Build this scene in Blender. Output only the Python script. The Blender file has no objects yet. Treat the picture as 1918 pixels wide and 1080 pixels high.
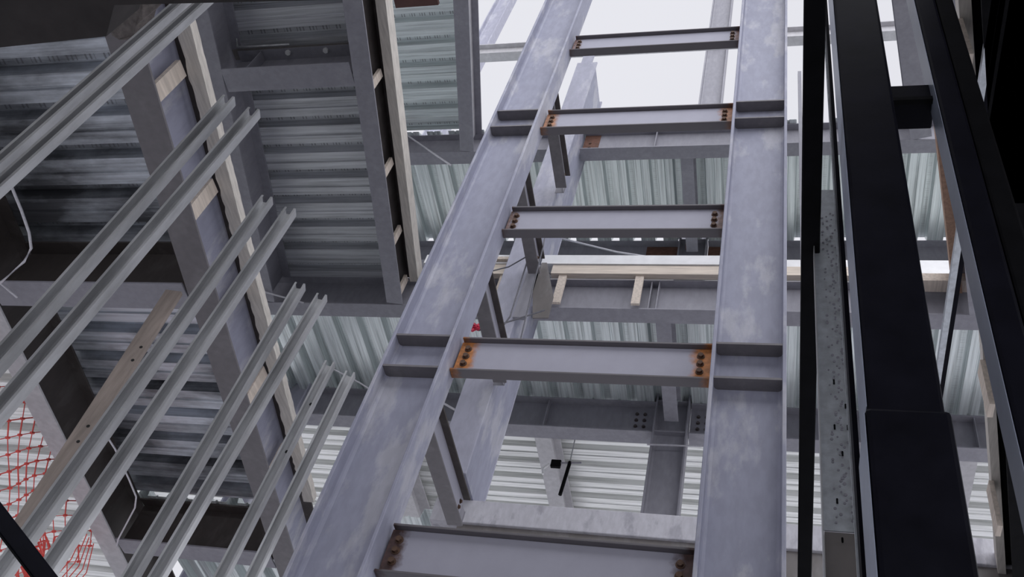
import bpy, math, random
from mathutils import Vector, Matrix
random.seed(7)
S = bpy.context.scene
# ------------------------------------------------------------------ camera
cam_d = bpy.data.cameras.new('camera'); cam = bpy.data.objects.new('camera', cam_d)
S.collection.objects.link(cam); S.camera = cam
cam_d.sensor_width = 36; cam_d.lens = 36 * 1800 / 1918; cam_d.clip_end = 500
U = Vector((518, 1540, -1800)).normalized()
XA = Vector((6500, -83, 1800)); XA = (XA - XA.dot(U) * U).normalized()
YA = U.cross(XA)
cam.matrix_world = Matrix.Translation((0, 0, 1.6)) @ Matrix((XA, YA, U)).to_4x4()
# ------------------------------------------------------------------ sky and exposure
W = bpy.data.worlds.new('overcast_sky'); S.world = W; W.use_nodes = True
wn = W.node_tree.nodes; wl = W.node_tree.links
bg = wn['Background']; bg.inputs['Strength'].default_value = 1.0
tc = wn.new('ShaderNodeTexCoord'); nz = wn.new('ShaderNodeTexNoise'); nz.inputs['Scale'].default_value = 1.3
cr = wn.new('ShaderNodeValToRGB')
cr.color_ramp.elements[0].position = .3; cr.color_ramp.elements[0].color = (.76, .76, .82, 1)
cr.color_ramp.elements[1].position = .7; cr.color_ramp.elements[1].color = (.86, .87, .92, 1)
wl.new(tc.outputs['Generated'], nz.inputs['Vector']); wl.new(nz.outputs['Fac'], cr.inputs['Fac']); wl.new(cr.outputs['Color'], bg.inputs['Color'])
S.view_settings.view_transform = 'Standard'; S.view_settings.look = 'None'
S.view_settings.gamma = 1; S.view_settings.use_curve_mapping = False
S.view_settings.exposure = 0.0
sl = bpy.data.lights.new('soft_daylight', 'SUN'); sl.energy = 2.8; sl.angle = math.radians(80); sl.color = (.93, .95, 1)
so = bpy.data.objects.new('soft_daylight', sl); S.collection.objects.link(so)
so.rotation_euler = Vector((-.4, .72, -.56)).to_track_quat('-Z', 'Y').to_euler()

# ------------------------------------------------------------------ materials
def newmat(name):
    m = bpy.data.materials.new(name); m.use_nodes = True
    return m, m.node_tree.nodes, m.node_tree.links, m.node_tree.nodes['Principled BSDF']
def mapping(n, l, scale):
    t = n.new('ShaderNodeTexCoord'); mp = n.new('ShaderNodeMapping'); mp.inputs['Scale'].default_value = scale
    l.new(t.outputs['Object'], mp.inputs['Vector']); return mp.outputs['Vector']
def noise(n, l, vec, sc, det=4, rough=.55):
    x = n.new('ShaderNodeTexNoise'); x.inputs['Scale'].default_value = sc; x.inputs['Detail'].default_value = det
    x.inputs['Roughness'].default_value = rough; l.new(vec, x.inputs['Vector']); return x.outputs['Fac']
def ramp(n, l, fac, stops):
    r = n.new('ShaderNodeValToRGB'); e = r.color_ramp.elements
    while len(e) < len(stops): e.new(.5)
    for k, (p, c) in enumerate(stops):
        e[k].position = p; e[k].color = (c[0], c[1], c[2], 1) if len(c) > 1 else (c[0], c[0], c[0], 1)
    l.new(fac, r.inputs['Fac']); return r.outputs['Color']
def mix(n, l, fac, a, b):
    m = n.new('ShaderNodeMix'); m.data_type = 'RGBA'
    if isinstance(fac, float): m.inputs['Factor'].default_value = fac
    else: l.new(fac, m.inputs['Factor'])
    for i, v in ((6, a), (7, b)):
        if isinstance(v, tuple): m.inputs[i].default_value = (*v, 1)
        else: l.new(v, m.inputs[i])
    return m.outputs[2]
def bump(n, l, b, h, st, dist=.01):
    x = n.new('ShaderNodeBump'); x.inputs['Strength'].default_value = st; x.inputs['Distance'].default_value = dist
    l.new(h, x.inputs['Height']); l.new(x.outputs['Normal'], b.inputs['Normal'])

def mat_primer(name, base, scuff, dust=.5, rough=.55, sc=1.0):
    m, n, l, b = newmat(name)
    v = mapping(n, l, (sc, sc, sc * .4))
    a = noise(n, l, v, 3.2, 8, .62); c = noise(n, l, v, 14, 3)
    f = ramp(n, l, a, [(.52, (0,)), (.61, (dust,))])
    col = mix(n, l, f, base, scuff)
    d = ramp(n, l, c, [(.38, (.93,)), (.62, (1.04,))])
    mm = n.new('ShaderNodeMix'); mm.data_type = 'RGBA'; mm.blend_type = 'MULTIPLY'; mm.inputs['Factor'].default_value = 1
    l.new(col, mm.inputs[6]); l.new(d, mm.inputs[7]); l.new(mm.outputs[2], b.inputs['Base Color']); b.inputs['Specular IOR Level'].default_value = .35
    b.inputs['Roughness'].default_value = rough; bump(n, l, b, c, .15)
    return m
def mat_rusty(name, base, x0, x1, reach, rust=(.42, .17, .055), axis=0):
    # grey primer with rust bled in around the bolted ends (wear in object space along the beam)
    m, n, l, b = newmat(name)
    t = n.new('ShaderNodeTexCoord'); sp = n.new('ShaderNodeSeparateXYZ'); l.new(t.outputs['Object'], sp.inputs['Vector'])
    def mth(op, a, c):
        x = n.new('ShaderNodeMath'); x.operation = op
        for i, q in ((0, a), (1, c)):
            if isinstance(q, (int, float)): x.inputs[i].default_value = q
            else: l.new(q, x.inputs[i])
        return x.outputs[0]
    dl = mth('SUBTRACT', sp.outputs[axis], x0); dr = mth('SUBTRACT', x1, sp.outputs[axis])
    d = mth('MINIMUM', dl, dr)
    nf = noise(n, l, t.outputs['Object'], 7, 6, .65)
    dd = mth('ADD', d, mth('MULTIPLY', mth('SUBTRACT', nf, .5), .22))
    fac = mth('MULTIPLY', mth('SUBTRACT', reach, dd), 14); fac = mth('MINIMUM', mth('MAXIMUM', fac, 0), 1)
    n2 = noise(n, l, t.outputs['Object'], 22, 4); rc = ramp(n, l, n2, [(.35, tuple(k * .55 for k in rust)), (.65, rust)])
    bc = mix(n, l, noise(n, l, t.outputs['Object'], 5, 5), tuple(k * .9 for k in base), tuple(k * 1.1 for k in base))
    l.new(mix(n, l, fac, bc, rc), b.inputs['Base Color']); b.inputs['Roughness'].default_value = .6
    return m
def mat_deck(name, along, base=(.72, .77, .77), blotchiness=.0, rough=.34):
    # galvanised deck: streaks along the ribs, rows of pressed embossments, dark blotches
    m, n, l, b = newmat(name)
    s = (.3, 13, 13) if along == 0 else (13, .3, 13)
    v = mapping(n, l, s); w = mapping(n, l, (1, 1, 1))
    st = noise(n, l, v, 2.2, 5, .6)
    col = ramp(n, l, st, [(.3, tuple(k * .62 for k in base)), (.5, base), (.72, tuple(min(1, k * 1.25) for k in base))])
    big = noise(n, l, mapping(n, l, (.6, 1.6, 1) if along == 0 else (1.6, .6, 1)), 1.1, 6, .6)
    blotch = ramp(n, l, big, [(.5 - blotchiness * .1, (0,)), (.62, (min(1, blotchiness * .9),))])
    col = mix(n, l, blotch, col, (.05, .05, .055))
    # embossments : short dashes in rows
    t = n.new('ShaderNodeTexCoord'); sp = n.new('ShaderNodeSeparateXYZ'); l.new(t.outputs['Object'], sp.inputs['Vector'])
    def M(op, a, c=0.0):
        x = n.new('ShaderNodeMath'); x.operation = op
        for i, q in ((0, a), (1, c)):
            if isinstance(q, (int, float)): x.inputs[i].default_value = q
            else: l.new(q, x.inputs[i])
        return x.outputs[0]
    u = sp.outputs[along]; g = sp.outputs[1 - along]
    dash = M('MULTIPLY', M('LESS_THAN', M('PINGPONG', u, .022), .009), M('LESS_THAN', M('PINGPONG', M('ADD', u, .02), .085), .05))
    row = M('LESS_THAN', M('ABSOLUTE', M('SUBTRACT', M('MODULO', M('ADD', g, 40.0), .4), .325)), .03)
    e = M('MULTIPLY', dash, row)
    col = mix(n, l, M('MULTIPLY', e, .6 if along == 0 else .12), col, (.12, .12, .13))
    l.new(col, b.inputs['Base Color']); b.inputs['Metallic'].default_value = .45; b.inputs['Roughness'].default_value = rough
    bump(n, l, b, M('ADD', M('MULTIPLY', e, -.8 if along == 0 else -.1), M('MULTIPLY', st, .6)), .35, .02)
    return m
def mat_simple(name, col, rough=.6, metal=0, var=.2, sc=6, streak=(1, 1, 1)):
    m, n, l, b = newmat(name); v = mapping(n, l, streak)
    a = noise(n, l, v, sc, 6, .6)
    l.new(ramp(n, l, a, [(.3, tuple(k * (1 - var) for k in col)), (.7, tuple(min(1, k * (1 + var)) for k in col))]), b.inputs['Base Color'])
    b.inputs['Roughness'].default_value = rough; b.inputs['Metallic'].default_value = metal; bump(n, l, b, a, .12)
    return m
M_COL = mat_primer('column_primer', (.30, .305, .385), (.45, .445, .49), .7)
M_COL2 = mat_primer('rear_column_primer', (.38, .38, .46), (.52, .52, .57), .6)
M_BEAM = mat_primer('beam_primer', (.27, .265, .30), (.33, .325, .36), .4)
M_BEAMD = mat_primer('brown_grey_primer', (.17, .155, .15), (.25, .24, .24), .5)
M_PALE_LIT = mat_primer('pale_lit_primer', (.50, .49, .51), (.60, .59, .61), .5)  # paler copy of the beam primer, daylight on it put into the colour
M_SHADEST = mat_primer('near_black_shaded_steel', (.065, .055, .052), (.11, .10, .095), .5)  # near-black copy of the beam primer, shade under top flanges painted in
M_FLG_SHADE = mat_primer('brown_grey_shaded_flange', (.165, .155, .165), (.22, .21, .22), .4)  # primer darkened to paint the shade on flange undersides and stiffeners
M_DY = mat_deck('deck_ribs_away', 1); M_DX = mat_deck('deck_ribs_across', 0)
M_DXD = mat_deck('deck_ribs_across_blotchy', 0, (.62, .66, .72), 1.0, .34)  # strongest dark blotches
M_DX_LIT = mat_deck('deck_ribs_across_lit', 0, (.88, .89, .87), .0, .3)  # brighter base paints in the daylight reaching the outer decks
M_DXM = mat_deck('deck_ribs_across_dull', 0, (.66, .67, .70), .2, .4)
M_GALV = mat_simple('galvanised_stud', (.54, .545, .56), .42, .65, .25, 9, (1, 1, .25))
M_GALV2 = mat_simple('galvanised_plate', (.55, .58, .62), .45, .6, .2, 20)
M_WOOD = mat_simple('pine', (.60, .52, .45), .75, 0, .2, 5, (6, .5, 6))
M_WOODX = mat_simple('pine_across', (.64, .56, .48), .75, 0, .2, 5, (.5, 6, 6))
M_STRIP = mat_simple('weathered_timber', (.60, .56, .51), .85, 0, .18, 6, (6, .6, 6))
M_BROWN = mat_simple('brown_timber', (.36, .22, .15), .7, 0, .25, 6, (4, 4, .6))
M_POSTW = mat_simple('old_board', (.27, .225, .20), .8, 0, .25, 5, (4, 4, .5))
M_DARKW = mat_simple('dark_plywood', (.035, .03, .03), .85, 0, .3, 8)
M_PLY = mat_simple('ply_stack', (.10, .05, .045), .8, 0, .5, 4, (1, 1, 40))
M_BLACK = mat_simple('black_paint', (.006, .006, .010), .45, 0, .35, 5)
M_BLACKM = mat_simple('black_matt', (.005, .005, .006), .6, 0, .3, 8)
for q in (M_BLACK, M_BLACKM): q.node_tree.nodes['Principled BSDF'].inputs['Specular IOR Level'].default_value = .05
M_CONC = mat_simple('concrete', (.30, .29, .28), .9, 0, .2, 14)
M_LUMP = mat_simple('dirty_concrete', (.12, .105, .10), .95, 0, .35, 26)
M_SIDE_SHEEN = mat_simple('blue_grey_side_sheen', (.27, .30, .38), .35, .1, .15, 4)  # light colour painting the grazing highlight on the black posts
M_EDGE = mat_primer('dusty_slab_edge', (.52, .51, .55), (.34, .33, .37), .7, .8, 1.6)
M_WHITE = mat_simple('white_board', (.75, .75, .76), .6, 0, .08, 5)
M_ROPE = mat_simple('steel_rope', (.55, .54, .58), .5, .3, .1, 30)
M_ROPED = mat_simple('dark_rope', (.16, .16, .18), .8, 0, .2, 30)
M_RED = mat_simple('red_tape', (.62, .03, .08), .5, 0, .2, 20)
M_NET = mat_simple('orange_net', (.85, .12, .10), .5, 0, .15, 10)
M_BOLT = mat_simple('bolt_steel', (.12, .10, .10), .5, .5, .3, 30)
M_BOLTR = mat_simple('rusty_bolt', (.10, .055, .035), .7, .2, .3, 30)
M_HOLE = mat_simple('hole_black', (.01, .01, .01), .9, 0, 0, 3)
M_RUSTD = mat_simple('dark_rust', (.13, .06, .04), .8, 0, .35, 12)
M_GROUND = mat_simple('ground', (.6, .6, .62), .9, 0, .15, 2)

# ------------------------------------------------------------------ mesh helpers
class MB:
    def __init__(s): s.v = []; s.f = []
    def add(s, vs, fs):
        o = len(s.v); s.v += [tuple(p) for p in vs]; s.f += [tuple(i + o for i in f) for f in fs]; return s
    def box(s, x0, x1, y0, y1, z0, z1):
        return s.add([(x0, y0, z0), (x1, y0, z0), (x1, y1, z0), (x0, y1, z0), (x0, y0, z1), (x1, y0, z1), (x1, y1, z1), (x0, y1, z1)],
                     [(0, 3, 2, 1), (4, 5, 6, 7), (0, 1, 5, 4), (1, 2, 6, 5), (2, 3, 7, 6), (3, 0, 4, 7)])
    def bar(s, p0, p1, side, up, a0, a1, b0, b1):
        # box along p0->p1; offsets a along side, b along up
        p0, p1, side, up = map(Vector, (p0, p1, side, up))
        vs = [p + side * a + up * b for p in (p0, p1) for a, b in ((a0, b0), (a1, b0), (a1, b1), (a0, b1))]
        return s.add(vs, [(0, 1, 2, 3), (7, 6, 5, 4), (0, 4, 5, 1), (1, 5, 6, 2), (2, 6, 7, 3), (3, 7, 4, 0)])
    def prism(s, p0, p1, side, up, prof, closed=True):
        p0, p1, side, up = map(Vector, (p0, p1, side, up)); n = len(prof)
        vs = [p + side * a + up * b for p in (p0, p1) for a, b in prof]
        fs = [(i, (i + 1) % n, n + (i + 1) % n, n + i) for i in range(n if closed else n - 1)]
        if closed: fs += [tuple(range(n))[::-1], tuple(range(n, 2 * n))]
        return s.add(vs, fs)
    def tube(s, pts, r, n=6):
        pts = [Vector(p) for p in pts]; rings = []
        for i, p in enumerate(pts):
            d = (pts[min(i + 1, len(pts) - 1)] - pts[max(i - 1, 0)]).normalized()
            a = d.orthogonal().normalized(); 
            if i and abs(d.dot(last)) < .999: pass
            b = d.cross(a); last = d
            rings.append([p + (a * math.cos(t) + b * math.sin(t)) * r for t in [2 * math.pi * k / n for k in range(n)]])
        vs = [q for g in rings for q in g]; fs = []
        for i in range(len(rings) - 1):
            for k in range(n): fs.append((i * n + k, i * n + (k + 1) % n, (i + 1) * n + (k + 1) % n, (i + 1) * n + k))
        fs += [tuple(range(n))[::-1], tuple((len(rings) - 1) * n + k for k in range(n))]
        return s.add(vs, fs)
    def build(s, name, m, parent=None, bevel=0, smooth=False):
        me = bpy.data.meshes.new(name); me.from_pydata(s.v, [], s.f); me.update()
        if smooth: me.shade_smooth()
        me.materials.append(m); o = bpy.data.objects.new(name, me); S.collection.objects.link(o)
        if parent:
            o.parent = parent; o.matrix_parent_inverse = Matrix.Translation(-parent.location)
        if bevel:
            b = o.modifiers.new('bevel', 'BEVEL'); b.width = bevel; b.segments = 2; b.limit_method = 'ANGLE'
        return o
def tag(o, label, cat, group=None, kind=None):
    if label:
        o['label'] = label; o['kind'] = 'thing'
    if cat: o['category'] = cat
    if group: o['group'] = group
    if kind: o['kind'] = kind
    return o
def empty(name, loc, label, cat, group=None):
    o = bpy.data.objects.new(name, None); S.collection.objects.link(o); o.location = loc; o.empty_display_size = .1
    return tag(o, label, cat, group)
def copy_tree(o, dloc=None, parent=None):
    c = o.copy(); S.collection.objects.link(c)
    if parent: c.parent = parent
    for ch in list(o.children): copy_tree(ch, None, c)
    if dloc is not None: c.location = o.location + Vector(dloc)
    return c
def bolt_mb(p, axis, r=.022, h=.02):
    p = Vector(p); a = Vector(axis); mb = MB(); mb.tube([p, p + a * .006], r * 1.35, 12); mb.tube([p + a * .006, p + a * h], r, 6); return mb

def ibeam(name, p0, p1, zb, depth, fw, label, m=None, group=None, tf=.022, tw=.016, parent=None, cat='beam', mweb=None, mtop=None):
    """rolled section lying level from p0 to p1 (plan points), bottom at zb"""
    m = m or M_BEAM
    a = Vector((*p0, zb)); b = Vector((*p1, zb)); d = (b - a).normalized(); side = Vector((-d.y, d.x, 0)); up = Vector((0, 0, 1))
    t = parent or empty(name, a, label, cat, group)
    MB().bar(a, b, side, up, -fw / 2, fw / 2, 0, tf).build('bottom_flange', m, t, .003)
    MB().bar(a, b, side, up, -fw / 2, fw / 2, depth - tf, depth).build('top_flange', mtop or m, t, .003)
    MB().bar(a, b, side, up, -tw / 2, tw / 2, tf, depth - tf).build('web', mweb or m, t)
    return t
def stiffener(t, p, d, zb, depth, fw, m, name='web_stiffener', th=.012):
    # plate across a level beam at plan point p; d = beam direction
    d = Vector((*d, 0)).normalized(); side = Vector((-d.y, d.x, 0)); q = Vector((*p, zb))
    for s in (1, -1):
        MB().bar(q + side * s * .01, q + side * s * (fw / 2 - .01), d, (0, 0, 1), -th / 2, th / 2, .023, depth - .023).build(name, m, t)

# ------------------------------------------------------------------ levels
ZB = {0: 7.0, 1: 11.0, 2: 15.0, 3: 19.0}   # underside of floor beams
DEP = .6
TOS = lambda k: ZB[k] + DEP
YF, YR, YX = 8.22, 10.56, 4.61              # near main line, rear main line, cross beam line
eA = lambda y: -3.90 - .137 * y             # left edge of the opening on the lowest floor (web line)
eC = lambda y: -3.882 - .1386 * y
eL2 = lambda y: -6.33 - .136 * y
eR = lambda y: .52 + .19 * y                # right edge of the opening

# ------------------------------------------------------------------ ground (the storey the camera stands on)
tag(MB().box(-40, 30, -25, 40, -.3, 0).build('floor', M_GROUND), None, None, kind='structure')

# unseen slabs behind the camera, added to shade the lower columns and rungs
for q, z in ((1, 7.5), (2, 11.5)):
    tag(MB().box(-16, 12, -16, -.2, z, z + .25).build('shade_slab_%d' % q, M_CONC), None, None, kind='structure')
# ------------------------------------------------------------------ metal decks
def deck(name, ax, u0, u1, v0, v1, z, m, label, edge=None, cut=0, edge0=None):
    """ribbed sheet. ax='x': ribs along x from v0..v1 (x), profile stepped along y u0..u1; ax='y': ribs along y"""
    pitch, h = .4, .12
    prof = [(0, 0), (.105, 0), (.117, .016), (.133, .016), (.145, 0), (.25, 0), (.275, h), (.375, h)]
    pts = []; u = math.floor(u0 / pitch) * pitch
    while u < u1 + .01:
        for a, b in prof:
            if u0 - .001 <= u + a <= u1 + .001: pts.append((u + a, b))
        u += pitch
    mb = MB(); n = len(pts); vs = []
    for a, b in pts:
        c = cut * (b / h)
        if ax == 'x':
            e = edge(a) if edge else v1; e0 = edge0(a) if edge0 else v0
            vs += [(e0, a, z + b), (e, a, z + b)]
        else: vs += [(a, v0 + c, z + b), (a, v1, z + b)]
    fs = [(2 * i, 2 * i + 2, 2 * i + 3, 2 * i + 1) for i in range(n - 1)]
    mb.add(vs, fs)
    o = mb.build(name, m); s = o.modifiers.new('thick', 'SOLIDIFY'); s.thickness = .004; s.offset = 1
    tag(o, label, 'metal deck', 'ribbed metal floor decks'); return o
deck('metal_deck', 'x', YX + .03, YF - .05, -7, 0, TOS(0), M_DXD, 'blotchy ribbed metal deck low on the left behind the lower studs', edge=lambda y: eA(y) - .16, edge0=lambda y: eL2(y))
deck('metal_deck', 'x', .4, YX - .03, -7, 0, TOS(0), M_DXD, 'blotched ribbed metal deck upper left behind the tall studs', edge=lambda y: eA(y) - .16, edge0=lambda y: eL2(y))
deck('metal_deck', 'x', 1.0, 12.0, -15, 0, TOS(0), M_DX_LIT, 'bright ribbed metal deck behind the orange netting', edge=lambda y: eL2(y) - .02)
deck('metal_deck', 'y', -7.4, -3.45, YF + .02, YR, 0 + TOS(0), M_DY, 'ribbed metal deck strip along the bottom edge by the stud feet')
deck('metal_deck', 'x', YX + .03, YF - .05, -7, 0, TOS(1), M_DXM, 'grey ribbed metal deck right of the long timber strip, below the bolted beam', edge=lambda y: eC(y) - .16, edge0=lambda y: -13)
deck('metal_deck', 'x', 1.4, YX - .03, -7, 0, TOS(1), M_DXM, 'grey ribbed metal deck at the top edge above the bolted beam', edge=lambda y: eC(y) - .16, edge0=lambda y: -13)
deck('metal_deck', 'y', -12, 7, YF + .02, YR + .05, TOS(1), M_DY, 'ribbed metal deck with dark flute ends behind the orange-rusted rung')
deck('metal_deck', 'x', YR + .1, 14.6, -14, 9, TOS(1), M_DX_LIT, 'bright white ribbed metal deck low in the centre behind the frame')
deck('metal_deck', 'x', 2.6, YF - .22, -7, 0, TOS(2), M_DX, 'greenish ribbed metal deck panel at top centre left of the open sky', edge=lambda y: eC(y) - .16, edge0=lambda y: -13)
deck('metal_deck', 'y', -12, 7, YF - .19, YR - .11, TOS(2), M_DY, 'pale ribbed metal deck with sunlit flute ends in the upper middle', cut=.17)

# ------------------------------------------------------------------ floor beams
XL, XR = -13.0, 7.0
fw = .24
F_A = ibeam('steel_beam', (-3.17, YF), (XR, YF), ZB[1], DEP, fw, 'long grey floor beam under the pine planks, mid height')
ibeam('steel_beam', (XL, YF), (-3.57, YF), ZB[1], DEP, fw, 'grey floor beam left of the left column at mid height, meeting the timber-edged beam')
F_B = ibeam('steel_beam', (-3.17, YF), (XR, YF), ZB[2], DEP, fw, 'long grey floor beam with a small vertical plate, below the open sky')
ibeam('steel_beam', (XL, YF), (-3.57, YF), ZB[2], DEP, fw, 'grey floor beam at upper centre, left of the left column, under the sunlit flute gaps')
for z in (15.2, 15.32): bolt_mb((-3.05, YF - .01, z), (0, -1, 0), .022, .025).build('bolt', M_BOLTR, F_B)
MB().box(-3.16, -2.9, YF - .02, YF - .009, 15.1, 15.57).build('rusty_patch_plate', M_RUSTD, F_B)
F_C = ibeam('steel_beam', (-7.4, YF + .1), (3.0, YF + .1), ZB[3], .42, .2, 'sunlit roof-level beam against the sky just under the topmost rung', M_PALE_LIT)
ibeam('steel_beam', (-7.0, 6.85), (-2.6, 6.85), ZB[3], .42, .16, 'thin rust-edged beam crossing the sky at the top edge', M_BEAMD)
R_A = ibeam('steel_beam', (-7.35, YR), (-1.73, YR), ZB[1], DEP, .27, 'rear grey beam with bolted web directly under the dark flute ends', M_BEAM)
R_A2 = ibeam('steel_beam', (-1.21, YR), (XR, YR), ZB[1], DEP, .27, 'rear grey beam right of the dark rear column, low at the right', M_BEAM)
R_B = ibeam('steel_beam', (-7.35, YR), (-1.73, YR), ZB[2], DEP, .27, 'rear grey beam under the row of bright flute holes', M_BEAM)
R_B2 = ibeam('steel_beam', (-1.21, YR), (XR, YR), ZB[2], DEP, .27, 'rear grey beam right of the rear column, upper right', M_BEAM)
stiffener(F_B, (-1.95, YF), (1, 0), ZB[2], DEP, fw, M_BEAM)
stiffener(R_A, (-2.75 - .6, YR), (1, 0), ZB[1], DEP, .27, M_BEAM)
stiffener(R_A2, (2.6, YR), (1, 0), ZB[1], DEP, .27, M_BEAM)
stiffener(F_A, (-1.62, YF), (1, 0), ZB[1], DEP, fw, M_BEAM)
stiffener(F_A, (-1.52, YF), (1, 0), ZB[1], DEP, fw, M_BEAM)
F_0 = ibeam('steel_beam', (eL2(YF + .2) + .16, YF + .2), (eA(YF + .2) - .29, YF + .2), ZB[0], DEP, .27, 'dark beam crossing behind the feet of the studs at the bottom', M_BEAM, mweb=M_SHADEST, mtop=M_SHADEST)
X_0 = ibeam('steel_beam', (eL2(YX) + .15, YX), (eA(YX) - .28, YX), ZB[0], DEP, .28, 'dark brown beam crossing behind the middle studs at the left', M_BEAM, mweb=M_SHADEST, mtop=M_SHADEST)
stiffener(X_0, (-6.0, YX), (1, 0), ZB[0], .6, .28, M_BEAMD)
X_A = ibeam('steel_beam', (-6.43, YX), (eC(YX) - .245, YX), ZB[1], .5, .3, 'grey beam with three bolt heads crossing the upper left deck', M_BEAM)
stiffener(X_A, (-6.1, YX), (1, 0), ZB[1], .5, .3, M_BEAM)
MB().bar((-6.5, YX - .03, 11.5), (-4.75, YX - .03, 11.5), (0, 1, 0), (0, 0, 1), -.14, .0, -.012, 0).build('seat_angle', M_BEAMD, X_A)
for x in (-5.75, -5.25, -4.85): bolt_mb((x, YX - .1, 11.488), (0, 0, -1), .034, .04).build('bolt', M_WHITE, X_A)
tag(MB().tube([(-6.45, YX - .3, 11.62), (-6.42, YX - .2, 11.5), (-6.3, YX - .2, 11.48), (-5.7, YX - .2, 11.48)], .014, 8).build('bent_rod', M_GALV),
    'short bent bright rod above the bolted beam at upper left', 'rod')

def edge_beam(fn, k, y0, y1, label, m, fwid=.27, dep=DEP, mweb=None, mtop=None):
    return ibeam('steel_beam', (fn(y0), y0), (fn(y1), y1), ZB[k], dep, fwid, label, m, mweb=mweb, mtop=mtop)
E_0 = edge_beam(lambda y: eA(y) - .13, 0, .6, 10.4, 'wide grey edge beam running from the top left corner down behind the studs', M_FLG_SHADE, mweb=M_COL, mtop=M_SHADEST)  # lit web and shaded flanges painted with lighter and darker primer
E_1 = edge_beam(lambda y: eC(y) - .115, 1, 1.6, YF - .14, 'grey edge beam carrying the long pale timber left of centre', M_BEAM, .23, mweb=M_SHADEST, mtop=M_SHADEST)
E_2 = edge_beam(lambda y: -3.80 - .162 * y, 2, 3.0, YF - .13, 'pale edge beam beside the sky at top centre', M_BEAM, .24, mweb=M_PALE_LIT)  # paler web carries the daylight falling on it in its colour
L_0 = edge_beam(eL2, 0, .8, 10.4, 'lower left beam with dark web beside the orange netting', M_PALE_LIT, .26, mweb=M_SHADEST, mtop=M_SHADEST)
L_1 = edge_beam(lambda y: -5.87 - .1525 * y, 1, 1.6, YF - .14, 'grey beam partly hidden behind the long timber strip at upper left', M_BEAM, .26)
R_1 = edge_beam(lambda y: eR(y) + .30, 1, 2.2, YF - .14, 'grey beam beside the brown timber at the right', M_BEAM, .34)
R_2 = edge_beam(lambda y: eR(y) - .02, 2, 2.6, YF - .14, 'grey beam against the white sky between the black posts', M_BEAM, .3)
R_0 = edge_beam(lambda y: .575 + .175 * y + .30, 0, 1.2, 8.8, 'dark beam beside the notched timber at the lower right edge', M_BLACKM, .5)
# short beams running away behind the frame
for k, zt, lab in ((1, .45, 'short grey beam under the pale deck, behind the right end of the rusted rung'), (2, .45, 'short grey beam under the upper deck, left of the right column')):
    ibeam('steel_beam', (-1.45, YF + .12), (-1.45, YR - .26), ZB[k] + .1, zt, .2, lab, M_BEAM)
for x, lab, mm in ((-3.42, 'pale slanting beam crossing the bright deck low in the centre', M_PALE_LIT), (-6.15, 'wide pale slanting beam left of the bright deck, beside the left column', M_PALE_LIT), (2.5, 'pale slanting beam over the bright deck at far right', M_PALE_LIT)):
    ibeam('steel_beam', (x, YR + .14), (x, 14.4), ZB[1] + .1, .45, .26 if x > -5 else .42, lab, mm)
# slab edge, lowest floor
tag(MB().box(-3.62, 6.5, 8.2, 8.5, 7.56, 7.86).build('slab_edge', M_EDGE, None, .01), 'dusty mottled slab edge right above the bottom rung', 'slab edge')
tag(MB().box(-3.3, 6.5, 8.24, 8.48, 7.0, 7.56).build('steel_beam', M_BEAMD), 'dark beam hidden under the dusty slab edge at the bottom', 'beam')

# ------------------------------------------------------------------ edge forms: timber strips with kicker blocks
def edge_form(fn, k, y0, y1, x0, x1, z0, z1, ys, label, mstrip, bw=.11, jag=.0, mblock=None):
    t = empty('edge_form', (fn(y0), y0, ZB[k] + DEP), label, 'edge form')
    n = 120 if jag else 2; L = []; R = []
    for i in range(n + 1):
        y = y0 + (y1 - y0) * i / n
        L.append((fn(y) + x0 + (random.random() - .6) * jag, y)); R.append((fn(y) + x1 + (random.random() - .5) * jag * .3, y))
    vs = []
    for (a, y), (b, _) in zip(L, R): vs += [(a, y, z0), (b, y, z0), (b, y, z1), (a, y, z1)]
    fs = []
    for i in range(n):
        o = 4 * i
        for q in range(4): fs.append((o + q, o + 4 + q, o + 4 + (q + 1) % 4, o + (q + 1) % 4))
    fs += [(0, 1, 2, 3), tuple(4 * n + q for q in (3, 2, 1, 0))]
    MB().add(vs, fs).build('plank', mstrip, t)
    for y in ys:
        xx = fn(y); MB().bar((xx - .035, y, ZB[k] + .025), (xx - .035, y + .0, z0 - .004), (0, 1, 0), (1, 0, 0), -bw / 2, bw / 2, -.02, .02).build('kicker_block', mblock or M_WOOD, t)
    return t
edge_form(eA, 0, 1.3, 7.9, .012, .13, 7.44, 7.53, (2.74, 3.78, 4.85, 5.9, 7.0), 'long jagged pale timber strip with blocks running behind the studs', M_STRIP, .13, .018)
edge_form(eC, 1, 2.4, 7.98, .012, .135, 11.36, 11.58, (3.7, 4.78, 6.0, 7.05, 7.9), 'long pale timber strip with blocks left of the front columns', M_STRIP, .1)
edge_form(eR, 1, 2.4, 8.1, -.0, .10, 11.4, 11.7, (), 'brown timber strip beyond the middle black post', M_BROWN)
t = edge_form(lambda y: .575 + .175 * y, 0, 1.0, 8.8, -.02, .05, 7.5, 7.7, (2.8, 4.2, 5.6, 7.0), 'notched pink-white timber strip at the lower right edge', M_STRIP, .14)
tag(MB().box(1.55, 2.3, YF - .3, YF - .12, 11.42, 11.56).build('timber_block', M_WOOD), 'brown timber block ending the strip on the beam at right', 'timber')
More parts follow.
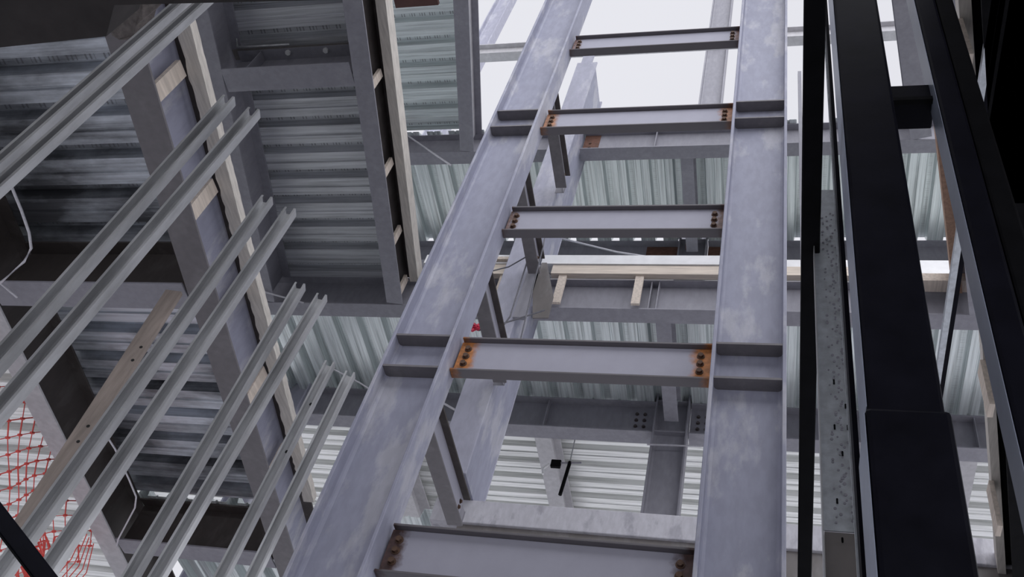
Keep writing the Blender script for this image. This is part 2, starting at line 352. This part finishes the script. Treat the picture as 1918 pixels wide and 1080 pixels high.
# pine planks over the mid beam
t = empty('edge_form', (-3.0, YF - .14, 11.64), 'long horizontal pine edge form with three short blocks, mid height', 'edge form')
MB().box(-3.0, -.3, 8.0, 8.09, 11.60, 11.78).build('plank', M_WOODX, t, .004)
MB().box(-3.95, -3.57, 8.0, 8.09, 11.58, 11.80).build('plank', M_WOODX, t, .004)
MB().box(-3.95, -3.57, 7.93, 8.0, 11.82, 11.88).build('plank', M_WOOD, t, .004)
MB().box(-3.17, -.3, 7.98, 8.15, 11.79, 11.98).build('pour_stop', M_WHITE, t)
MB().box(-4.9, -3.58, 7.98, 8.15, 11.79, 11.98).build('pour_stop', M_WHITE, t)
MB().box(.1, 1.6, 8.0, 8.09, 11.60, 11.78).build('plank', M_WOODX, t, .004)
for x in (-3.66, -2.83, -1.78): MB().bar((x, 8.05, 11.03), (x, 8.05, 11.6), (1, 0, 0), (0, 1, 0), -.055, .055, -.02, .02).build('kicker_block', M_WOOD, t)
tag(MB().box(-3.17, 2.8, YF - .05, YF + .0, 11.75, 12.14).build('white_channel', M_WHITE), 'white horizontal channel above the pine planks', 'channel')

# ------------------------------------------------------------------ the frame: columns and rungs
def wcolumn(x0, x1, y0, y1, z0, z1, label, m, stiffs=(), tfl=.03, name='steel_column'):
    t = empty(name, ((x0 + x1) / 2, (y0 + y1) / 2, z0), label, 'column')
    ym = (y0 + y1) / 2
    MB().box(x0, x0 + tfl, y0, y1, z0, z1).build('flange', m, t, .006)
    MB().box(x1 - tfl, x1, y0, y1, z0, z1).build('flange', m, t, .006)
    # web with rolled fillets
    r = .03; pr = [(x0 + tfl, -.01 - r), (x0 + tfl + r * .3, -.01 - r * .35), (x0 + tfl + r, -.01), (x1 - tfl - r, -.01), (x1 - tfl - r * .3, -.01 - r * .35), (x1 - tfl, -.01 - r),
                   (x1 - tfl, .01 + r), (x1 - tfl - r, .01), (x0 + tfl + r, .01), (x0 + tfl, .01 + r)]
    MB().prism((0, ym, z0), (0, ym, z1), (1, 0, 0), (0, 1, 0), pr).build('web', m, t)
    for z in stiffs:
        MB().box(x0 + tfl, x1 - tfl, y0 + .012, ym - .01, z - .011, z + .011).build('stiffener_plate', M_FLG_SHADE, t)
    return t
ST = (6.985, 7.37, 10.93, 11.29, 14.93, 15.29, 3.0, 3.37)
wcolumn(-3.24, -2.68, 5.30, 5.60, 0, 19.4, 'tall left column of the ladder-like frame, wide dusty web facing front', M_COL, ST)
wcolumn(-.50, .07, 5.30, 5.60, 0, 19.6, 'tall right column of the ladder-like frame, wide web facing front', M_COL, ST)
RUST = {0: (.16, .05, .14, (.10, .055, .05)), 1: (.0, .06, .17, (.55, .21, .06)), 2: (0, .05, .10, (.20, .12, .10)), 3: (0, .05, .16, (.42, .20, .11)), 4: (0, .05, .10, (.22, .12, .10))}
rl = ['bottom rung beam with dark brown ends and bolts', 'rung beam with bright orange rust at both ends', 'third rung beam from the bottom, thin brown ends', 'rung beam with rusty patch at its left end, below the open sky', 'topmost rung beam crossing the white sky']
for k in range(-2, 5):
    if k < 0: continue
    zt = 5.5 + 2 * k; zb = zt - .405; a = (-2.66, 5.5); b = (-.515, 5.5)
    t = empty('rung_beam', (-1.6, 5.5, zb), rl[k], 'beam', 'rungs between the two front columns')
    mr = mat_rusty('rung_web_%s' % 'abcde'[k], (.34, .335, .40), -1.06, 1.085, RUST[k][2], RUST[k][3])
    md_shade = mat_rusty('shaded_rung_flange_%s' % 'abcde'[k], (.13, .12, .13), -1.06, 1.085, RUST[k][2] * .5, tuple(c * .6 for c in RUST[k][3]))  # base darkened for the shade on flange undersides, rust at the ends
    def part(nm, x0, x1, y0, y1, z0, z1, m):
        o = MB().box(x0 + 1.6, x1 + 1.6, y0 - 5.5, y1 - 5.5, z0 - zb, z1 - zb).build(nm, m, None, .004); o.parent = t; return o
    part('bottom_flange', -2.675, -.505, 5.445, 5.55, zb, zb + .02, md_shade)
    part('top_flange', -2.655, -.51, 5.44, 5.555, zt - .02, zt, md_shade)
    part('web', -2.665, -.505, 5.49, 5.506, zb + .02, zt - .02, mr)
    for x in (-2.59, -.60):
        for z in (zb + .115, zb + .205, zb + .295):
            o = bolt_mb((x + 1.6, -.01, z - zb), (0, -1, 0), .024, .03).build('bolt', M_BOLTR, None); o.parent = t
    part('clip_angle', -2.655, -2.60, 5.505, 5.58, zb + .08, zt - .08, mr)
# rear left column and the short beams tying it to the front left column
t = empty('steel_column', (-3.4, 8.0, 7.86), 'pale mottled rear column seen between the rungs, behind the left column', 'column')
MB().box(-3.56, -3.19, 7.75, 7.78, 7.86, 17.4).build('front_flange', M_COL2, t, .006)
MB().box(-3.56, -3.19, 8.55, 8.58, 7.86, 17.4).build('rear_flange', M_COL2, t, .006)
MB().box(-3.22, -3.195, 7.78, 8.55, 7.86, 17.2).build('web', M_COL, t)
MB().box(-3.50, -3.30, 7.77, 7.80, 17.4, 18.1).build('splice_plate', M_COL2, t)
MB().prism((0, 7.70, 0), (0, 7.715, 0), (1, 0, 0), (0, 0, 1), [(-3.08, 11.0), (-3.05, 11.45), (-2.98, 11.45), (-2.76, 10.75), (-2.75, 10.34), (-2.95, 10.33)]).build('gusset_plate', M_BEAMD, t)
MB().box(-3.21, -3.05, 7.70, 7.75, 10.34, 11.4).build('gusset_plate', M_BEAM, t)
tl = ['short tie beam at the bottom with a rusty lower end, left column to slab', 'short tie beam below the red tape, left of the rear column', 'short tie beam just under the third rung', 'short tie beam under the sky-level rung with patchy rust', 'short tie beam just below the topmost rung']
for k in range(5):
    zb = 5.5 + 2 * k - .44 if k else 5.03
    if k == 0: zb = 5.03
    mt = mat_rusty('tie_web_%s' % 'abcde'[k], (.36, .355, .42), 5.6, 7.73, .12, (.45, .18, .06), 1)
    tt = ibeam('tie_beam', (-3.06, 5.60), (-3.06, 7.58), zb, .34, .16, tl[k], M_FLG_SHADE, 'short ties behind the left column', cat='beam', mtop=M_SHADEST)
    [setattr(c.data, 'materials', c.data.materials) for c in []]
    for c in tt.children:
        if c.name.startswith('web'): c.data.materials[0] = mt
    MB().box(-3.075, -3.069, 7.40, 7.749, zb + .12, zb + .30).build('shear_plate', M_BEAM, tt)
    MB().box(-3.20, -3.06, 7.742, 7.749, zb + .12, zb + .30).build('shear_plate', M_BEAM, tt)
    for z in (zb + .1, zb + .17, zb + .24): bolt_mb((-3.052, 7.50, z), (1, 0, 0), .018, .02).build('bolt', M_BOLTR, tt)

# rear right column, running the full height
t = wcolumn(-1.72, -1.22, 10.38, 10.62, 7.86, 31, 'tall rear column right of centre, dark below and pale against the sky', M_BEAM)
for z in (11.0, 11.6, 15.0, 15.6): MB().box(-1.69, -1.25, 10.40, 10.49, z - .01, z + .01).build('stiffener_plate', M_BEAM, t)
MB().box(-1.58, -1.40, 10.30, 10.37, 11.35, 11.95).build('shear_plate', M_GALV2, t)
MB().box(-1.58, -1.40, 10.30, 10.37, 15.25, 15.75).build('shear_plate', M_RUSTD, t)
for z in (19.3, 23.4): MB().box(-1.56, -1.38, 10.36, 10.48, z, z + .5).build('splice_plate', M_RUSTD, t)
for x in (-2.0, -1.88, -1.10, -.98):
    for z in (11.2, 11.32, 11.44):
        bolt_mb((x, YR - .01, z), (0, -1, 0), .022, .025).build('bolt', M_BOLT, R_A if x < -1.5 else R_A2)
for x0, x1, R_ in ((-2.3, -1.75, R_B), (-1.2, -.6, R_B2)): MB().box(x0, x1, YR - .02, YR - .009, 15.10, 15.56).build('rusty_patch_plate', M_RUSTD, R_)
t = wcolumn(-7.82, -7.36, 10.35, 10.65, 0, 32, 'blue-grey column against the sky at top centre, left of the front column', M_COL2)
# ------------------------------------------------------------------ metal studs
def make_stud(x, y, z0, z1, w=.075, d=.055, label='', holes=False, lean=0):
    t = empty('metal_stud', (x, y, z0), label, 'metal stud', 'galvanised stud pairs at the left')
    th = .0035; lip = .012
    # channel: web facing -x/+x, open toward the camera side; flanges run along y
    pr = [(-w / 2, 0), (w / 2, 0), (w / 2, -d), (w / 2 - lip, -d), (w / 2 - lip, -d + th), (w / 2 - th, -d + th), (w / 2 - th, -th),
          (-w / 2 + th, -th), (-w / 2 + th, -d + th), (-w / 2 + lip, -d + th), (-w / 2 + lip, -d), (-w / 2, -d)]
    MB().prism((x + lean, y, z0), (x, y, z1), (math.cos(.25), math.sin(.25), 0), (-math.sin(.25), math.cos(.25), 0), pr).build('channel', M_GALV, t)
    for z in ((z1 - .35, z1 - .75) if holes else ()):
        MB().tube([(x + .0, y - .006, z), (x, y - .003, z)], .012, 10).build('punched_hole', M_HOLE, t)
    return t
ordn = ['first', 'second', 'third', 'fourth', 'fifth']
names = ['cut off by the top edge of the view', 'with top ends against the long timber strip', 'with top ends right of the long timber strip', 'with top ends over the horizontal mid beam', 'whose ends stop beside the left column']
k = 0
for i, y in enumerate((1.432, 2.19, 2.84, 3.49, 4.16)):
    for j, (dx, dy) in enumerate(((0, 0), (.135, .07))):
        make_stud(-2.88 + dx - .0, y + (dy if i else .165), 0, 5.78 - .02 * j, .066 if i else .05, .055 if i else .042,
                  '%s galvanised stud of the pair %s' % (('left', 'right')[j], names[i]), i == 4 and j == 0, {(3, 0): .05, (3, 1): -.11, (1, 1): -.09, (0, 1): -.05, (2, 1): -.03}.get((i, j), 0))

# leaning board behind the studs
t = empty('timber_board', (-4.9, 4.5, 6.9), 'brown timber board with bolt holes slanting behind the middle studs', 'timber')
A = Vector((-4.79, 4.44, 6.86)); B = Vector((-4.68, 4.50, 4.5))
d = (B - A).normalized(); sd = Vector((1, .2, 0)); sd = (sd - sd.dot(d) * d).normalized(); up = d.cross(sd)
MB().bar(A, B, sd, up, -.07, .07, -.02, .02).build('board', M_POSTW, t, .004)
for f in (.28, .34, .62, .68): 
    p = A + (B - A) * f + sd * (.015 if f > .5 else .03)
    mb = MB(); s = 1 if up.dot(Vector((0, 0, 1.6)) - p) > 0 else -1
    mb.tube([p + up * s * .019, p + up * s * .0225], .013, 10).build('bolt_hole', M_HOLE, t)

# ------------------------------------------------------------------ near black posts on the right
t = empty('black_post', (.33, 2.1, 0), 'widest black square post, second from the right', 'post')
MB().box(.237, .432, 2.0, 2.20, 3.50, 9).build('upper_tube', M_BLACK, t, .012)
MB().box(.228, .444, 1.985, 2.215, 0, 3.52).build('lower_sleeve', M_BLACK, t, .014)
t = empty('black_post', (.68, 2.1, 0), 'slimmer black post at the far right, ridged face', 'post')
MB().box(.592, .68, 2.0, 2.13, 0, 9).build('front_tube', M_BLACK, t, .012)
MB().box(.684, .76, 2.015, 2.18, 0, 9).build('side_tube', M_BLACKM, t, .01)
MB().box(.2345, .2365, 2.006, 2.194, 3.54, 9).build('sheen_strip', M_SIDE_SHEEN, bpy.data.objects['black_post'])  # thin strips added to paint the highlight along the left post faces
MB().box(.2255, .2275, 1.99, 2.21, 0, 3.50).build('sheen_strip', M_SIDE_SHEEN, bpy.data.objects['black_post'])
MB().box(.5895, .5915, 2.006, 2.12, 0, 9).build('sheen_strip', M_SIDE_SHEEN, t)
tag(MB().box(.195, .235, 5.60, 5.65, 0, 12.5).build('slim_post', M_BEAM), 'slim pale post just left of the narrow black rail', 'post')
t = empty('cross_rail', (.43, 2.12, 5.3), 'short black rail joining the two black posts near the top', 'rail')
MB().box(.435, .60, 2.07, 2.2, 5.32, 5.46).build('rail_tube', M_BLACK, t, .006)
MB().box(.435, .60, 2.05, 2.072, 5.30, 5.325).build('rail_lip', M_BLACKM, t)
t = empty('black_rail', (.11, 1.3, 5), 'narrow black overhead rail just right of the tall right column', 'rail')
MB().bar((.105, .9, 5.0), (.172, 5.25, 5.0), (1, 0, 0), (0, 0, 1), -.038, .038, 0, .1).build('rail_tube', M_BLACKM, t, .006)
t = empty('thin_stud', (.2, 2.35, 0), 'thin dark steel angle wedged left of the widest black post', 'metal stud')
MB().box(.230, .246, 2.36, 2.44, 0, 8).build('angle_leg', M_BLACK, t); MB().box(.224, .230, 2.43, 2.445, 0, 8).build('angle_leg', M_GALV2, t)
# perforated strap
t = empty('perforated_strip', (.2, 2.6, 0), 'tall galvanised strip dotted with holes and screw tips between black posts', 'strip')
MB().box(.146, .264, 2.60, 2.606, 3.57, 5.48).build('galvanised_plate', M_GALV2, t)
MB().box(.15, .264, 2.607, 2.63, 0, 3.57).build('lower_plate', M_BEAMD, t)
MB().box(.142, .146, 2.56, 2.61, 0, 5.48).build('folded_edge', M_GALV, t)
dots = MB()
for i in range(150):
    z = 3.6 + 1.7 * (i / 150); x = .215 + random.choice((-.03, -.012, .0, .006, .02)) + random.uniform(-.004, .004)
    dots.tube([(x, 2.5965, z), (x, 2.6, z)], random.uniform(.003, .0062), 8)
tag(dots.build('dimples', M_BEAM, t), None, None, kind='stuff')
for x, z in ((.2, 4.22), (.235, 4.10), (.195, 4.0), (.238, 4.0), (.216, 3.88), (.244, 3.78), (.192, 3.68), (.24, 3.62), (.202, 3.53)):
    MB().tube([(x, 2.6, z), (x - .002, 2.575, z - .004)], .0035, 6).build('screw_tip', M_BLACKM, t)
# dark overhead pieces
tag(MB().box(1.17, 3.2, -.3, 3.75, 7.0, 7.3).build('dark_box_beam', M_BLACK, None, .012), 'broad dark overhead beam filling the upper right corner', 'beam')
t = empty('diagonal_stud', (1.13, 3.9, 7.0), 'slender dark stud slanting up to the rightmost black post', 'metal stud')
MB().bar((1.12, .5, 7.0), (1.14, 5.6, 7.0), (1, 0, 0), (0, 0, 1), -.035, .005, 0, .05).build('stud_flange', M_GALV2, t)
MB().bar((1.12, .5, 7.0), (1.14, 5.6, 7.0), (1, 0, 0), (0, 0, 1), .006, .035, .0, .05).build('stud_side', M_BLACK, t)
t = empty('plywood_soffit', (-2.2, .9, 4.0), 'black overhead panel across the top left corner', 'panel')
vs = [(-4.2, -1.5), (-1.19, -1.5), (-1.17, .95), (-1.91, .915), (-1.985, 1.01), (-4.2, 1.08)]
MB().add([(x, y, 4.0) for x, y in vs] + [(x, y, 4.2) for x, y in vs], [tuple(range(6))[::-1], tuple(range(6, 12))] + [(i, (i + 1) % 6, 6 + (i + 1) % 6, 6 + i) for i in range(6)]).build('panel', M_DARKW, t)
ring = [(-4.29, 1.90), (-4.0, 1.93), (-4.01, 2.02), (-4.05, 2.13), (-4.12, 2.17), (-4.17, 2.24), (-4.23, 2.26), (-4.30, 2.26), (-4.34, 2.23), (-4.33, 2.16), (-4.35, 2.10), (-4.31, 2.02)]
n = len(ring); mb = MB(); mb.add([(x * (1 - .01 * q) , y - .02 * q, 6.90 + .033 * q + .012 * math.sin(i * 4 + q)) for q in range(4) for i, (x, y) in enumerate(ring)],
    [tuple(range(n))[::-1], tuple(range(3 * n, 4 * n))] + [(q * n + i, q * n + (i + 1) % n, (q + 1) * n + (i + 1) % n, (q + 1) * n + i) for q in range(3) for i in range(n)])
tag(mb.build('concrete_lump', M_LUMP), 'rough dark lump on the edge beam beside the black corner panel', 'concrete')
tag(MB().tube([(-5.78, 3.1, 6.9), (-5.84, 3.39, 6.9), (-5.88, 3.64, 6.9), (-5.93, 3.86, 6.9), (-6.0, 4.02, 6.9), (-6.15, 4.16, 6.9), (-6.54, 4.4, 6.9), (-6.54, 4.62, 6.97)], .012, 6).build('bent_rod', M_ROPE),
    'thin bright rod bending round the dark corner at the left edge', 'rod')
tag(MB().tube([(-6.5, 6.4, 6.97), (-6.53, 6.67, 7.0), (-6.59, 7.14, 7.0), (-6.64, 7.45, 7.0), (-6.75, 7.65, 7.0), (-7.26, 8.27, 7.0), (-7.34, 8.4, 6.99)], .010, 6).build('bent_rod', M_ROPE),
    'thin bright cope edge curving beside the dark web at the lower left', 'rod')  # tube added to stand in for the bright curved edge of the web
t = empty('plywood_stack', (-.95, .9, 4.0), 'small stack of dark red-brown boards at the top edge', 'boards')
for i in range(5): MB().box(-1.03, -.905 - .006 * (i % 2), .2, .985 - .005 * (i % 3), 4.0 + .016 * i, 4.013 + .016 * i).build('board', M_PLY, t)

# dark brace at the bottom left corner, close by
t = empty('dark_brace', (-1.5, 1.5, 2), 'dark green-black bar crossing the bottom left corner', 'bar')
A = Vector((-2.592, 2.157, 3.193)); B = Vector((-2.054, 2.470, 2.858)); d = (B - A).normalized(); n = (A - Vector((0, 0, 1.6))).normalized(); sd = d.cross(n).normalized()
MB().bar(A, B, sd, n, -.028, .028, 0, .03).build('bar', M_BLACK, t, .004)
MB().bar(A, B, sd, n, -.034, -.028, -.01, .02).build('bar_edge', M_BLACKM, t)

# ------------------------------------------------------------------ netting
t = empty('safety_net', (-7.7, 6.5, 5.5), 'orange safety netting with diamond mesh hanging at the lower left', 'net')
mb = MB(); kn = MB(); cell = .16
def NP(i, j):
    y = 5.4 + i * cell * .75; z = 7.55 - j * cell * .75
    return (-7.72 + .07 * math.sin(y * 3 + z) + .03 * math.sin(z * 7), y + .04 * math.sin(z * 4 + y * 2), z - .05 * math.sin(y * 2.2))
for i in range(0, 26):
    for j in range(0, 20):
        if (i + j) % 2: continue
        p = NP(i, j)
        for q in ((i + 1, j + 1), (i - 1, j + 1)):
            if 0 <= q[0] < 26 and q[1] < 20: mb.tube([p, NP(*q)], .0055 if (i * 7 + j) % 3 else .008, 4)
        kn.tube([(p[0], p[1] - .018, p[2] - .014), (p[0], p[1] + .018, p[2] + .014)], .016, 5)
mb.build('net_strands', M_NET, t); tag(kn.build('net_knots', M_NET, t), None, None, kind='stuff')
fold = MB()
for s in range(14):
    pts = []; y0 = 6.9 + random.uniform(-.25, .35); x = -7.0 + random.uniform(-.2, .2)
    for q in range(12): pts.append((x + .07 * math.sin(q * 1.3 + s), y0 + .10 * q * .6 + .08 * math.sin(q * 1.7 + s * 2), 6.15 - .055 * q + .06 * math.cos(q + s * 3)))
    fold.tube(pts, .012, 4)
fold.build('net_bundle', M_NET, t)
for s in range(5):
    y = 8.1 + .06 * s; mb = MB(); mb.tube([(-7.6, y, 6.95), (-7.58 + .02 * s, y + .05, 6.6), (-7.6, y - .03 + .02 * s, 6.1), (-7.62, y + .04, 5.6)], .006, 4); mb.build('loose_strand', M_NET, t)

# ------------------------------------------------------------------ ropes, tape, small fittings
def rope(pts, r, m, label, cat='rope', name='wire_rope', group=None):
    return tag(MB().tube(pts, r, 6).build(name, m), label, cat, group)
rope([(-7.9, 7.2, 11.0), (-7.19, 7.84, 10.98), (-6.5, 8.08, 10.98)], .014, M_ROPE, 'pale wire rope between the stud tops at the mid beam')
rope([(-6.35, 8.1, 15.58), (-6.29, 8.05, 15.47), (-5.25, 8.05, 14.5)], .016, M_ROPE, 'pale wire rope slanting down from the upper deck corner')
rope([(-3.56, 8.57, 13.3), (-2.3, 8.55, 12.80), (-1.08, 8.5, 12.45), (.3, 8.3, 12.1)], .016, M_ROPE, 'pale guard rope sagging behind the third rung')
rope([(-5.0, 8.35, 10.2), (-4.3, 8.6, 9.75), (-3.55, 8.59, 9.32)], .014, M_ROPE, 'short pale rope between the left and rear columns')
rope([(-1.76, 10.366, 10.70), (-1.0, 10.366, 10.72)], .014, M_ROPE, 'thin level wire crossing the rear column low on the right')
rope([(-6.1, 8.6, 10.3), (-5.6, 8.9, 10.25), (-5.0, 9.1, 10.0)], .012, M_ROPE, 'thin looping wire over the deck ribs left of centre')
rope([(-3.18, 7.5, 11.9), (-3.17, 7.5, 10.9), (-3.16, 7.5, 10.12), (-3.2, 7.5, 9.98), (-3.32, 7.5, 9.93)], .011, M_ROPED, 'dark rope hanging in front of the rear column to the red tape', name='rope')
rope([(-3.05, 7.4, 12.2), (-2.98, 7.4, 11.4), (-2.95, 7.4, 10.6), (-2.9, 7.4, 9.6)], .010, M_ROPED, 'second dark rope running down the rear column', name='rope')
rope([(-3.75, 7.5, 10.95), (-3.4, 7.5, 11.1), (-3.1, 7.45, 11.35)], .010, M_ROPED, 'dark slack line looping left from the hanging ropes', name='rope')
rope([(-3.5, 7.5, 9.85), (-3.2, 7.5, 10.0), (-2.75, 7.5, 10.25)], .012, M_ROPED, 'dark line slanting through the red tape', name='rope')
def ribbon(name, c, label, sc=1):
    mb = MB()
    for s in range(9):
        a = s * .8; p = Vector(c); q = p + Vector((math.cos(a) * .12, .03 * math.sin(a * 2), .05 * math.sin(a))) * sc
        mb.tube([p, (p + q) / 2 + Vector((0, .02, .02)) * sc, q], .022 * sc, 5)
    return tag(mb.build(name, M_RED), label, 'tape')
ribbon('red_tape', (-3.5, 7.45, 9.86), 'crumpled red tape tied to the ropes left of the rear column')
ribbon('red_tape', (-6.45, 8.0, 15.1), 'small pink-red tape at the corner below the upper deck', .7)
ribbon('red_tape', (-1.78, 8.53, 12.65), 'tiny red tape on the sagging guard rope behind the third rung', .45)
# pipe hanger against the bright deck
t = empty('pipe_hanger', (-3.0, 11.0, 10.9), 'small dark hanging clamp and rod in front of the bright deck', 'hanger')
MB().tube([(-2.92, 10.8, 10.66), (-2.96, 10.8, 10.05)], .028, 8).build('hanging_rod', M_BLACKM, t)
MB().box(-3.2, -3.05, 10.78, 10.84, 10.55, 10.68).build('clamp', M_BLACKM, t, .01)
MB().tube([(-3.22, 10.8, 10.6), (-3.3, 10.8, 10.5), (-3.28, 10.8, 10.4)], .018, 6).build('hook', M_WHITE, t)
MB().tube([(-3.05, 10.8, 10.63), (-2.75, 10.8, 10.66)], .016, 6).build('cross_bar', M_BEAM, t)
MB().tube([(-2.92, 10.8, 10.66), (-2.92, 10.8, 11.62)], .01, 6).build('threaded_rod', M_GALV, t)
